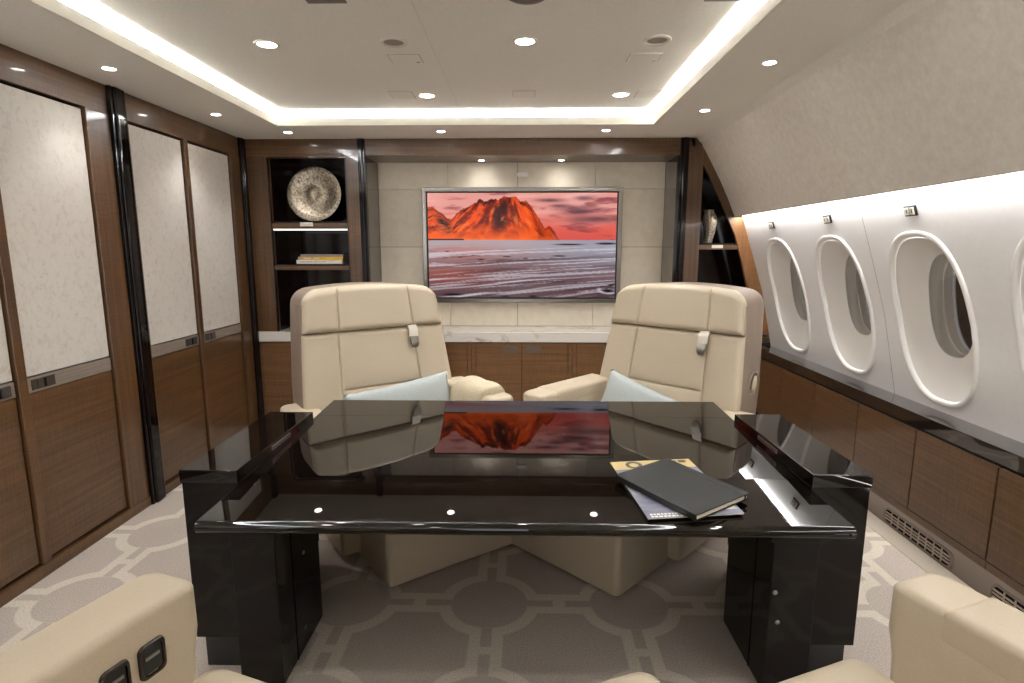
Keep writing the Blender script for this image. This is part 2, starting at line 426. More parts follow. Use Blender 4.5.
def window(i, yc):
    zc, hh = (ZO0+ZO1)/2, (ZO1-ZO0)/2
    root = bpy.data.objects.new('window_%d' % i, None); COL.objects.link(root); root['kind'] = 'structure'
    root.location = (0, yc, 0)
    zg, hg, wg = 1.20, .236, .133            # inner aperture
    xg = 1.945
    def ring(hw, h, z0, xf):
        out = []
        for k in range(SEG):
            dy, dz = oval(k, hw, h); z = z0+dz; out.append((xf(z), dy, z))
        return out
    # raised bezel ring round the opening
    mm = MB()
    R = []
    for hw, h, off in ((HWO+.014, hh+.014, 0.001), (HWO+.013, hh+.013, -.006), (HWO+.006, hh+.006, -.011), (HWO-.006, hh-.006, -.010), (HWO-.012, hh-.012, -.003), (HWO-.014, hh-.014, .012)):
        R.append(ring(hw, h, zc, lambda z, o=off: wx(z)+o))
    mm.rings(R, False, False); mm.build('bezel', BEZEL, root, smooth=True, ang=60)
    # dished reveal narrowing to the pane
    mm = MB(); R = []
    for f in (0, .03, .12, .35, .6, .85, .97, 1):
        hw = HWO-.016+(wg-HWO+.016)*f; h = hh-.016+(hg-hh+.016)*f; z0 = zc+(zg-zc)*f
        e = f**1.0
        R.append(ring(hw, h, z0, lambda z, e=e: (wx(z)+.008)*(1-e)+(xg+(1.2-z)*.20)*e))
    mm.rings(R, False, False); mm.build('reveal', REVEAL, root, smooth=True, ang=50)
    # clear inner pane
    mm = MB(); P = ring(wg-.001, hg-.001, zg, lambda z: xg+.004+(1.2-z)*.20)
    mm.rings([P, [(x+.004, y, z) for x, y, z in P]]); mm.build('pane', GLASS, root)
    # grey sleeve beyond with stepped ring and dark outer pane
    mm = MB(); R = []
    for hw, h, dx in ((wg, hg, .0), (wg+.004, hg+.004, .012), (wg-.004, hg-.004, .06), (wg-.012, hg-.012, .063), (wg-.014, hg-.014, .100)):
        R.append(ring(hw, h, zg, lambda z, d=dx: xg-.001+(1.2-z)*.20+d))
    mm.rings(R, False, False); mm.build('sleeve', SLEEVE, root, smooth=True, ang=40)
    mm = MB(); P = ring(wg+.03, hg+.03, zg, lambda z: xg+.107+(1.2-z)*.20)
    mm.rings([P, [(x+.006, y, z) for x, y, z in P]]); mm.build('outer_pane', OUTER, root)
for i, yc in enumerate(WC): window(i+1, yc)

# twin button switch plates over the windows
def switch(yc, label):
    z = 1.622; x = wx(z)
    root = thing('switch_plate', label, 'switch', (x-.006, yc, z), 0, 'switch plates above the windows')
    root.rotation_euler = (0, math.radians(-18.8), 0)
    mm = MB(); mm.box(-.004, .005, -.037, .037, -.023, .023, .002); mm.build('plate', BLACK, root)
    for s in (-1, 1):
        mm = MB(); mm.box(-.007, -.003, s*.0165-.0135, s*.0165+.0135, -.017, .017, .0015); b = mm.build('button', FIX, root)
        mm = MB(); mm.box(-.0076, -.0068, s*.0165-.004, s*.0165+.004, -.008, .009); mm.build('icon', mat('icon_grey', (90, 90, 92), .5), b)
for yc, lab in zip([2.575, 3.262, 3.985], ('twin button switch above the nearest fully visible window', 'twin button switch above the middle window', 'twin button switch above the window nearest the far wall')):
    switch(yc, lab)

# ledge + cabinets below the windows
m = MB(); m.box(1.838, 2.00, YF, YB-.004, .635, .70, .004)
tag(m.build('window_ledge', LEDGE, smooth=True, wn=True), 'long dark glossy ledge running under the oval windows', 'ledge')
gaps = [4.44, 3.905, 3.45, 2.995, 2.54, 2.085, 1.63, 1.175]
names = ['far right corner by the shelf niche', 'second from the far wall', 'third from the far wall', 'middle one above the far end of the floor vent', 'above the long floor vent grille', 'at the right edge of the picture', 'beside the right front armchair']
for k in range(len(gaps)-1):
    y1, y0 = gaps[k], gaps[k+1]
    root = thing('sideboard_cabinet', 'walnut cabinet under the window ledge, '+names[k], 'cabinet', (1.82, (y0+y1)/2, .245), 0, 'cabinets under the window ledge')
    h = (y1-y0)/2
    mm = MB(); mm.box(.012, .13, -h+.001, h-.001, -.03, .388); mm.build('carcass', GAP, root)
    mm = MB(); mm.box(0, .02, -h+.0035, h-.0035, .004, .386, .0015); mm.build('door', WOODY, root)
    mm = MB(); mm.box(.004, .03, -h+.001, h-.001, -.036, -.001, .001); mm.build('rail', WOODY, root)
m = MB(); m.box(1.835, 1.845, YF, YB-.1, .2035, .2100); tag(m.build('plinth_light_strip', LEDP), 'thin light strip under the window cabinets washing the carpet edge', 'light')
m = MB(); m.box(1.955, 1.975, YF, YB, 0.0, .245); struct(m.build('baseboard_right', BASEB))
def vent(y0, y1, label):
    root = thing('floor_vent', label, 'vent', (1.955, (y0+y1)/2, .05), 0, 'floor vents along the window side'); h = (y1-y0)/2
    mm = MB()
    def rr(o): return rrect(-h-o, h+o, -.03-o*.6, .034+o*.6, .03)
    mm.rings([[(0, y, z) for y, z in rr(.02)], [(-.007, y, z) for y, z in rr(.017)], [(-.007, y, z) for y, z in rr(.006)], [(-.001, y, z) for y, z in rr(.004)]], False, False)
    mm.build('frame', BASEB, root, smooth=True)
    mm = MB(); mm.rings([[(-.0015, y, z) for y, z in rr(.005)], [(-.0005, y, z) for y, z in rr(.005)]]); mm.build('recess', GAP, root)
    mm = MB()
    for z in (-.014, .002, .018): mm.box(-.006, -.001, -h, h, z-.0035, z+.0035)
    n = 9
    for k in range(1, n): mm.box(-.0055, -.001, -h+2*h*k/n-.003, -h+2*h*k/n+.003, -.03, .034)
    mm.build('slats', VENT, root)
vent(2.42, 2.88, 'long slotted floor vent behind the right end of the desk')
vent(1.70, 2.18, 'slotted floor vent at the right edge beside the front armchair')

# ------------------------------------------------------------------ rear joinery
# recessed TV wall (panelled in beige leather)
m = MB()
xs = [-1.21, -.625, -.045, .60, 1.175]; zs = [.806, 1.48, 1.955, 2.17]
for a, b in zip(xs[:-1], xs[1:]):
    for c, d in zip(zs[:-1], zs[1:]):
        m.box(a+.0015, b-.0015, YR-.012, YR+.02, c+.0015, d-.0015, .001)
struct(m.build('wall_back', BEIGE))
m = MB(); m.box(-2.35, 2.2, YR+.02, 5.0, 0, ZC); struct(m.build('wall_back_core', GAP))
# side returns of smoked glass
for nm, x0, x1 in (('trim_7', -1.235, -1.21), ('trim_8', 1.175, 1.20)):
    m = MB(); m.box(x0, x1, YB+.03, YR-.002, .806, 2.165); struct(m.build(nm, SMOKE))
# header band over the whole rear wall
m = MB(); m.box(-2.147, 1.30, YB, YB+.03, 2.168, ZC, .002); m.box(-1.235, 1.20, YB+.03, YR+.02, 2.168, 2.19)
struct(m.build('trim_9', WOODX))
pillar('trim_10', -1.262, -1.205, YB-.03, YB+.035, .806, ZC, 'x')
pillar('trim_11', 1.188, 1.25, YB-.03, YB+.035, .806, ZC, 'x')

# left display cabinet
root = thing('display_cabinet', 'tall walnut display cabinet left of the television with two shelves', 'cabinet', (-1.70, YB, 0))
ox = -1.70
m = MB()
m.box(-2.147-ox, -1.965-ox, 0, .05, .806, 2.168, .002); m.box(-1.362-ox, -1.262-ox, 0, .05, .806, 2.168, .002)
m.box(-1.965-ox, -1.362-ox, 0, .05, 2.152, 2.168, .002)
m.build('frame', WOODZ, root)
m = MB(); m.box(-1.98-ox, -1.362-ox, .34, .36, .806, 2.168); m.box(-1.362-ox, -1.345-ox, .05, .36, .806, 2.168); m.box(-1.99-ox, -1.975-ox, .05, .36, .806, 2.168); m.box(-1.98-ox, -1.362-ox, .05, .36, 2.155, 2.168)
m.build('niche_lining', NICHE, root)
for z0, z1 in ((1.618, 1.662), (1.298, 1.332)):
    m = MB(); m.box(-1.962-ox, -1.364-ox, .004, .335, z0, z1, .001); sh = m.build('shelf', WOODX, root)
    m = MB(); m.box(-1.962-ox, -1.364-ox, .012, .335, z1, z1+.012); m.build('glass_top', NICHE, sh)
    if z0 > 1.5:
        m = MB(); m.box(-1.955-ox, -1.37-ox, .008, .016, z0-.012, z0-.001); m.build('light_strip', LEDN, sh)
        m = MB(); m.box(-1.74-ox, -1.64-ox, -.001, .006, z0+.018, z1+.004, .001); m.build('latch_plate', FIX, sh)
# black inner edge line of the opening
m = MB(); m.box(-1.970-ox, -1.962-ox, -.006, .02, .806, 2.152, .002); m.box(-1.368-ox, -1.36-ox, -.006, .02, .806, 2.152, .002); m.box(-1.965-ox, -1.362-ox, -.004, .02, 2.149, 2.155, .001)
m.build('edge_bead', GUN, root)

# right display niche following the curved side wall
root = thing('display_niche', 'curved walnut display niche in the far right corner with one shelf', 'cabinet', (1.55, YB, 0)); ox = 1.55
outer = [(1.25, 2.288), (1.308, 2.288), (1.373, 2.199), (1.43, 2.10), (1.498, 1.98), (1.565, 1.845), (1.622, 1.715), (1.69, 1.70), (1.80, 1.362), (1.875, 1.13), (1.96, .75), (1.967, .706)]
inner = [(1.345, 2.12), (1.358, 2.105), (1.41, 2.02), (1.47, 1.90), (1.53, 1.785), (1.585, 1.675), (1.637, 1.568), (1.70, 1.37), (1.764, 1.145), (1.82, .93), (1.845, .80), (1.85, .79)]
m = MB()
upto = 6
m.rings([[(a[0]-ox, y, a[1]) for a in outer[:7]]+[(b[0]-ox, y, b[1]) for b in inner[6::-1]] for y in (0, .03)])
m.box(1.25-ox, 1.366-ox, 0, .03, .79, 2.12); m.box(1.25-ox, 1.355-ox, .0005, .03, 2.10, 2.20)
m.build('frame', WOODZ, root)
m = MB()
oo = [(1.640, 1.712)]+outer[7:]; ii = [(1.628, 1.585)]+inner[6:-1]
oo = [(1.612, 1.70), (1.69, 1.70), (1.80, 1.362), (1.875, 1.13), (1.955, .79)]; ii = [(1.588, 1.67), (1.64, 1.562), (1.702, 1.362), (1.766, 1.13), (1.846, .79)]
m.rings([[(a[0]-ox, y, a[1]) for a in oo]+[(b[0]-ox, y, b[1]) for b in ii[::-1]] for y in (-.003, .028)])
m.build('curved_border', WOODH, root)  # lower border in the lit walnut tone, beside the window wash
m = MB(); m.box(1.25-ox, 2.0-ox, .33, .35, .79, 2.28); m.box(1.25-ox, 1.36-ox, .03, .35, .79, 2.28); m.box(1.25-ox, 2.0-ox, .03, .35, .77, .79); m.rings([[(x-ox, y, z) for x, z in ((1.30, 2.288), (1.64, 1.73), (1.72, 1.70), (1.985, .72), (2.02, .72), (1.76, 1.72), (1.66, 1.76), (1.34, 2.30))] for y in (.03, .35)])
m.build('niche_lining', NICHE, root)
m = MB(); m.prism([(1.366-ox, 1.458), (1.672-ox, 1.458), (1.664-ox, 1.494), (1.366-ox, 1.494)], 'y', .004, .32); sh = m.build('shelf', WOODX, root)
m = MB(); m.prism([(1.366-ox, 1.494), (1.660-ox, 1.494), (1.656-ox, 1.506), (1.366-ox, 1.506)], 'y', .012, .32); m.build('glass_top', NICHE, sh)
m = MB(); m.box(1.465-ox, 1.55-ox, -.001, .006, 1.468, 1.492, .001); m.build('latch_plate', FIX, sh)

# marble counter and credenza units
m = MB(); m.box(-2.14, 1.249, YB-.012, YR-.0125, .725, .806, .004)
tag(m.build('marble_counter', MARBLE, smooth=True, wn=True), 'long white veined marble counter under the television', 'counter')
units = [(-2.14, -1.245, 'under the left display cabinet'), (-1.245, -.41, 'behind the left swivel chair'), (-.41, .398, 'between the two swivel chairs'), (.398, 1.20, 'behind the right swivel chair'), (1.20, 1.80, 'below the curved corner niche')]
for a, b, lab in units:
    c = (a+b)/2; h = (b-a)/2
    root = thing('credenza_cabinet', 'low walnut two door cabinet under the marble counter, '+lab, 'cabinet', (c, YB, 0), 0, 'cabinets under the marble counter')
    mm = MB(); mm.box(-h, h, .02, .36, .05, .724); mm.build('carcass', GAP, root)
    for x0, x1 in ((-h, -h+.034), (h-.034, h)):
        mm = MB(); mm.box(x0+.001, x1-.001, 0, .02, .09, .722, .001); mm.build('stile', WOODS, root)
    mm = MB(); mm.box(-h, h, .05, .36, 0, .05); mm.build('plinth', GAP, root)
    for s in (-1, 1):
        x0, x1 = (-h+.036, -.002) if s < 0 else (.002, h-.036)
        mm = MB(); mm.box(x0, x1, 0, .02, .09, .718, .0015); d = mm.build('door', WOODS, root)
        l0 = x1-.15 if s < 0 else x0+.03
        mm = MB(); mm.box(l0, l0+.12, -.003, .001, .635, .69, .001)
        k = l0+(.08 if s < 0 else .008); mm.box(k, k+.032, -.008, -.002, .648, .68, .001)
        mm.build('latch', LATCH, d)
# cabinet wall right of the niche, under it
m = MB(); m.box(1.30, 1.99, YB, YB+.35, .725, .77); struct(m.build('trim_12', WOODX))

# ------------------------------------------------------------------ television
def tv_image(W, H):
    rng = np.random.default_rng(3)
    def vnoise(x, y, seed):
        r = np.random.default_rng(seed); G = r.random((256, 256))
        xi = np.floor(x).astype(int); yi = np.floor(y).astype(int); fx = x-xi; fy = y-yi
        fx = fx*fx*(3-2*fx); fy = fy*fy*(3-2*fy)
        g = lambda i, j: G[j % 256, i % 256]
        return (g(xi, yi)*(1-fx)+g(xi+1, yi)*fx)*(1-fy)+(g(xi, yi+1)*(1-fx)+g(xi+1, yi+1)*fx)*fy
    def fbm(x, y, s, o=5):
        a = 0; w = .5; t = 0
        for k in range(o): a = a+w*vnoise(x*2**k, y*2**k, s+k); t += w; w *= .55
        return a/t
    u = np.linspace(0, 1, W)[None, :].repeat(H, 0); v = np.linspace(0, 1, H)[:, None].repeat(W, 1)   # v = 0 at the top
    def C(*c): return np.array(c, float)/255
    def mix(a, b, t): return a+(b-a)*t[..., None]
    def ss(a, b, x): t = np.clip((x-a)/(b-a), 0, 1); return t*t*(3-2*t)
    img = np.zeros((H, W, 3))
    # sky
    sky = mix(C(222, 150, 140)+0*img, C(214, 84, 72)+0*img, ss(.1, .42, v))
    cl = fbm(u*5+v*3, v*16-u*2.0, 11); sky = mix(sky, C(120, 52, 60)+0*img, ss(.52, .72, cl)*.75)
    wisps = fbm(u*3.5, v*26+u*5, 31); sky = mix(sky, C(240, 178, 165)+0*img, ss(.55, .75, wisps)*.55*ss(.42, .1, v))
    for cx, cy, sx, sy in ((.80, .17, .09, .035), (.88, .25, .14, .035), (.83, .05, .05, .02), (.65, .07, .07, .018), (.70, .12, .05, .015)):
        g = np.exp(-(((u-cx)/sx)**2+((v-cy)/sy)**2)**1.0); g = g*(.6+.8*fbm(u*14, v*30, 77)); sky = mix(sky, C(98, 62, 70)+0*img, np.clip(g, 0, 1)*.9)
    img = sky
    # mountain
    kx = [0, .03, .07, .10, .13, .17, .21, .25, .28, .30, .34, .37, .41, .44, .47, .49, .52, .55, .575, .60, .62, .645, .67, .70]
    ky = [.13, .13, .19, .235, .24, .17, .13, .09, .055, .075, .06, .055, .04, .03, .04, .08, .075, .13, .19, .27, .345, .30, .36, .45]
    top = np.interp(u, kx, ky)+.030*(fbm(u*42, u*0+3, 5)-.5)+.016*(fbm(u*120, u*0+8, 6)-.5)
    base = .445+.012*fbm(u*9, u*0, 55)
    mm_ = (v > top) & (v < base)
    rel = np.clip((v-top)/(base-top+1e-6), 0, 1)
    gx = (u-.40)/(.35+.65*rel)
    rid = fbm(gx*16+rel*1.2, rel*2.2+3, 21, 6); rid2 = fbm(u*34-rel*6, rel*11, 41, 5)
    mt = mix(C(120, 28, 12)+0*img, C(232, 80, 24)+0*img, ss(.34, .58, rid*.65+rid2*.35))
    mt = mix(mt, C(244, 96, 30)+0*img, ss(.45, 1.0, rel)*.8)
    gul = ss(.52, .62, fbm(gx*24+5, rel*3.0, 91, 6))*ss(.95, .2, rel); mt = mix(mt, C(74, 22, 16)+0*img, gul*.8)
    cr_ = np.exp(-(((u-.395+.02*rel)/.040)**4+((rel-.40)/.36)**4))*ss(.35, .5, rid2+.10); mt = mix(mt, C(50, 18, 18)+0*img, np.clip(cr_, 0, 1)*.92)
    cr2 = np.exp(-(((u-.36)/.08)**4+((rel-.10)/.16)**4))*ss(.45, .55, rid2); mt = mix(mt, C(50, 18, 18)+0*img, np.clip(cr2, 0, 1)*.8)
    lft = np.exp(-(((u-.085)/.035)**4+((rel-.35)/.30)**4))*ss(.38, .52, rid2); mt = mix(mt, C(40, 18, 18)+0*img, np.clip(lft, 0, 1)*.9)
    lit = ss(.60, .72, fbm(gx*20+11, rel*4, 17, 5))*ss(.0, .3, rel)*ss(.9, .5, rel); mt = mix(mt, C(255, 140, 70)+0*img, lit*.5)
    small = (u > .585); mt = np.where(small[..., None], mt*.75+C(90, 30, 30)*.25, mt)
    img = np.where(mm_[..., None], mt, img)
    # far glow and low dunes at the foot
    gl = np.exp(-((v-.445)/.016)**2)*ss(.78, .3, u); img = mix(img, C(240, 128, 76)+0*img, np.clip(gl, 0, 1)*.7)
    dk = ((v > .432) & (v < .452) & (u < .19)); img = np.where(dk[..., None], C(70, 34, 28), img)
    hills = (v > .405-.02*fbm(u*30, u*0, 61)) & (v < .435) & (u > .66); img = np.where(hills[..., None], img*.6+C(190, 90, 90)*.4, img)
    # sea and wet sand with receding streaks
    sea = v >= .448
    d = np.clip((v-.448)/.552, 0, 1)
    q = d+.34*u*(.25+.9*d)+.02*fbm(u*6, d*8, 33, 3)
    st = fbm(u*2.2-d*1.5, q*30, 71, 5); st2 = fbm(u*3.0-d*2+7, q*13, 15, 5)
    w = mix(C(168, 158, 164)+0*img, C(112, 84, 88)+0*img, ss(.05, .55, d))
    w = mix(w, C(84, 64, 68)+0*img, ss(.55, 1.0, d)*.8)
    w = mix(w, C(70, 52, 58)+0*img, ss(.50, .64, st2)*.75*ss(.08, .3, d))
    warm = np.exp(-(((u-.18)/.26)**2+((d-.20)/.14)**2)); w = mix(w, C(196, 92, 76)+0*img, np.clip(warm, 0, 1)*.45)
    warm2 = np.exp(-(((u-.08)/.25)**2+((d-.60)/.20)**2)); w = mix(w, C(176, 84, 66)+0*img, np.clip(warm2, 0, 1)*.65*(.3+st2))
    cool = ss(.45, .95, u)*ss(.85, .10, d); w = mix(w, C(140, 142, 158)+0*img, cool*.65)
    w = mix(w, C(206, 202, 212)+0*img, ss(.53, .66, st)*(.70-.10*d)*ss(.02, .2, d))
    lines = ss(.72, 1.0, np.sin(q*34+5*fbm(u*2, d*2.5, 13, 2))); w = mix(w, C(206, 198, 204)+0*img, lines*ss(.40, .75, d)*.55)
    for cx, cd, sx, sd in ((.10, .19, .01, .008), (.17, .29, .012, .008), (.28, .33, .018, .010), (.24, .26, .008, .006), (.42, .28, .02, .008), (.52, .31, .012, .008), (.70, .27, .03, .010), (.95, .055, .05, .016), (.75, .07, .07, .012), (.13, .95, .05, .018), (.96, .88, .03, .022), (.99, .78, .025, .02), (.56, .98, .02, .015), (.41, .98, .02, .012)):
        g = np.exp(-(((u-cx)/sx)**2+((d-cd)/sd)**2)**1.5); w = mix(w, C(24, 20, 26)+0*img, np.clip(g*1.2, 0, 1))
    hal = np.exp(-((np.hypot((u-.975)*1.2, (d-.86))-.07)/.016)**2)*ss(.35, .55, fbm(u*20, d*20, 9, 3)); w = mix(w, C(196, 190, 202)+0*img, np.clip(hal, 0, 1)*.8)
    img = np.where(sea[..., None], w, img)
    return np.clip(img, 0, 1)
tvx0, tvx1, tvz0, tvz1 = -.838, .822, 1.012, 1.965
root = thing('television', 'large flat wall television showing an orange mountain over a grey beach', 'television', (-.008, YR-.012, (tvz0+tvz1)/2))
cxx, czz = -.008, (tvz0+tvz1)/2; hw, hh = (tvx1-tvx0)/2, (tvz1-tvz0)/2
m = MB(); m.box(-hw+.01, hw-.01, -.045, 0, -hh+.01, hh-.01); m.build('housing', BLACK, root)
m = MB(); fw = .034
for a in ((-hw, hw, hh-fw, hh), (-hw, hw, -hh, -hh+fw)): m.box(a[0], a[1], -.062, -.01, a[2], a[3], .004)
for a in ((-hw, -hw+fw), (hw-fw, hw)): m.box(a[0], a[1], -.062, -.01, -hh+fw, hh-fw, .004)
m.build('frame', CHROME, root, smooth=True, wn=True)
m = MB(); b_ = .012
m.box(-hw+fw, hw-fw, -.052, -.044, -hh+fw, hh-fw); m.build('bezel', BLACK, root)
W, H = 360, 204
img = tv_image(W, H)
sx, sz = hw-fw-b_, hh-fw-b_
m = MB(); m.grid([[(-sx+2*sx*i/(W-1), -.0535, sz-2*sz*j/(H-1)) for i in range(W)] for j in range(H)])
SCR = mat('tv_picture', (0, 0, 0), .15, spec=.15)
at = N(SCR, 'ShaderNodeAttribute', attribute_name='picture'); L(SCR, at.outputs['Color'], bsdf(SCR).inputs['Emission Color']); bsdf(SCR).inputs['Emission Strength'].default_value = .29
so = m.build('screen', SCR, root)
ca = so.data.color_attributes.new('picture', 'FLOAT_COLOR', 'POINT')
lin = np.where(img <= .04045, img/12.92, ((img+.055)/1.055)**2.4)
arr = np.ones((W*H, 4), np.float32); arr[:, :3] = lin.reshape(-1, 3)
ca.data.foreach_set('color', arr.ravel())
m = MB(); m.rings([[(x, y, z) for x, z in rrect(-.045, .045, -.017, .017, .017)] for y in (0, -.012)])
o = m.build('sensor_plate', mat('sensor_white', (250, 249, 247), .3)); o.location = (-.005, YR-.0105, 2.072)
tag(o, 'small white oval sensor plate on the beige wall above the television', 'sensor')

# ------------------------------------------------------------------ ceiling fixtures
def spot(x, y, z, e, size=105, blend=.8, col=(1, .975, .95), r=.03):
    l = bpy.data.lights.new('downlight_lamp', 'SPOT'); l.energy = e; l.spot_size = math.radians(size); l.spot_blend = blend; l.color = col; l.shadow_soft_size = r
    o = bpy.data.objects.new('downlight_lamp', l); COL.objects.link(o); o.location = (x, y, z); return o
def downlight(x, y, z, r, label, e, size=110, group='large downlights in the raised ceiling'):
    root = thing('downlight', label, 'light', (x, y, z), 0, group)
    mm = MB(); mm.lathe([(r*1.32, 0), (r*1.32, -.003), (r*1.22, -.006), (r*1.04, -.005), (r, -.001), (r, .001)], 32); mm.build('trim_ring', FIX, root, smooth=True, ang=60)
    mm = MB(); mm.lathe([(r, -.0022), (r*.6, -.0035), (.001, -.004)], 32); mm.build('lens', BULB, root, smooth=True)
    l = spot(0, 0, -.012, e, size, r=r*.7); l.parent = root
big = [(-1.17, 2.713, 'large lit downlight at the left of the raised ceiling'), (.007, 2.697, 'large lit downlight at the centre of the raised ceiling'), (-.585, 3.589, 'lit downlight left of centre near the far cove'), (.587, 3.589, 'lit downlight right of centre near the far cove')]
for x, y, lab in big: downlight(x, y+.02, ZT, .042, lab, 9)
for x, y in ((-1.17, .9), (-.6, 1.75), (.585, 1.75), (-.6, -.1)):  # unseen downlights added to light the near half of the cabin
    downlight(x, y, ZT, .042, 'added fill downlight in the raised ceiling above the front armchairs, out of view', 2.5 if x < 0 else 1.2)
small = [(-1.931, 2.763, 'small downlight over the nearest wardrobe on the left'), (-1.915, 3.661, 'small downlight over the two door wardrobe'), (-1.688, 4.206, 'small downlight in front of the left display cabinet'), (-.585, 4.192, 'small downlight above the left half of the television'), (.585, 4.181, 'small downlight above the right half of the television'), (1.10, 3.616, 'small downlight on the window side near the far wall'), (1.113, 2.736, 'small downlight on the window side nearer the camera')]
for x, y, lab in small: downlight(x, y, ZC, .027, lab, 3, 100, 'small downlights in the lower ceiling border')
for x, y in ((-1.93, 1.85), (-1.93, .9), (1.11, 1.85), (1.11, .95)):
    downlight(x, y, ZC, .027, 'small downlight in the ceiling border beside the photographer, out of view', 3, 100, 'small downlights in the lower ceiling border')
for x, lab in ((-.335, 'tiny downlight under the wood band left above the television'), (.306, 'tiny downlight under the wood band right above the television')):
    downlight(x, 4.70, 2.168, .022, lab, .5, 140, 'tiny downlights above the television')
# speakers (unlit rings)
for x, lab in ((-.585, 'round unlit ceiling speaker left of the centre downlight'), (.598, 'round unlit ceiling speaker right of the centre downlight')):
    root = thing('ceiling_speaker', lab, 'speaker', (x, 2.715, ZT), 0, 'round ceiling speakers')
    mm = MB(); mm.lathe([(.062, 0), (.062, -.005), (.055, -.009), (.046, -.007), (.044, 0)], 36); mm.build('ring', FIX, root, smooth=True, ang=60)
    mm = MB(); mm.lathe([(.044, -.003), (.02, -.0032), (.001, -.0032)], 36); mm.build('grille', GRILLE, root)
for x, y, r, lab in ((.013, 2.25, .06, 'round dark ceiling speaker at the top edge of the picture'),):
    root = thing('ceiling_speaker', lab, 'speaker', (x, y, ZT), 0, 'round ceiling speakers')
    mm = MB(); mm.lathe([(.075, 0), (.075, -.006), (.068, -.009), (.06, -.007), (.058, 0)], 36); mm.build('ring', PLATE, root, smooth=True, ang=60)
    mm = MB(); mm.lathe([(.058, -.004), (.02, -.005), (.001, -.005)], 36); mm.build('grille', PLATE, root)
def hatch(x, y, w, d, lab, mt, grp, gap=True):
    root = thing('ceiling_panel', lab, 'panel', (x, y, ZT), 0, grp)
    if gap:
        mm = MB(); mm.box(-w/2-.003, w/2+.003, -d/2-.003, d/2+.003, -.0008, .0005); mm.build('joint', GRILLE, root)
    mm = MB(); mm.box(-w/2, w/2, -d/2, d/2, -.0025, .0005, .0008); p = mm.build('cover', mt, root)
    if gap and mt is CEIL:
        mm = MB(); mm.box(w/2-.03, w/2-.012, d/2-.02, d/2-.008, -.0035, -.002); mm.build('catch', GRILLE, root)
hatch(-.578, 2.945, .15, .12, 'square access panel below the left ceiling speaker', CEIL, 'square ceiling access panels')
hatch(.59, 2.945, .15, .12, 'square access panel below the right ceiling speaker', CEIL, 'square ceiling access panels')
hatch(-.735, 3.60, .14, .15, 'flat blank plate left of the far left downlight', FIX, 'flat ceiling plates')
hatch(.750, 3.60, .14, .15, 'flat blank plate right of the far right downlight', FIX, 'flat ceiling plates')
hatch(.004, 3.59, .13, .14, 'flat blank plate in the middle near the far cove', FIX, 'flat ceiling plates')
hatch(-.745, 2.25, .15, .12, 'dark rectangular ceiling vent at the top edge, left of centre', PLATE, 'dark ceiling vents', False)
hatch(.755, 2.26, .15, .12, 'dark rectangular ceiling vent at the top edge, right of centre', PLATE, 'dark ceiling vents', False)

# ------------------------------------------------------------------ conference desk
root = thing('desk', 'wide glossy black desk on two block pedestals in the middle of the cabin', 'desk', (0, 2.15, 0)); oy = 2.15
TX = .944
def slab(y0, y1, name, rf=False, rb=False, h0=0., h1=0., ex=0.):
    # leaf of the top; rf / rb = bullnose on the front / rear edge
    R = []
    th = .036; z1 = ZTAB; z0 = z1-th; r = th/2
    pts = []
    def edge(y, s):
        out = []
        for k in range(7):
            a = -PI/2+PI*k/6; out.append((y+s*(math.cos(a)*r-r), (z0+z1)/2+math.sin(a)*r))
        return out
    pf = edge(y0, -1) if rf else [(y0, z0), (y0, z1)]
    pb = edge(y1, 1) if rb else [(y1, z0), (y1, z1)]
    poly = pf+pb[::-1]
    mm = MB(); mm.rings([[(sx_*(TX+ex*(y1-y)/(y1-y0)), y-oy, z+h0+(h1-h0)*(y-y0)/(y1-y0)) for y, z in poly] for sx_ in (-1, 1)])
    return mm.build(name, TABLE, root, smooth=True, ang=50, wn=True)
slab(1.522, 1.841, 'front_leaf', rf=True, h0=-.0165, h1=0, ex=.014)
slab(1.843, 2.487, 'tabletop', h0=0, h1=.022)
slab(2.489, 2.745, 'rear_leaf', rb=True, h0=.022, h1=.031)
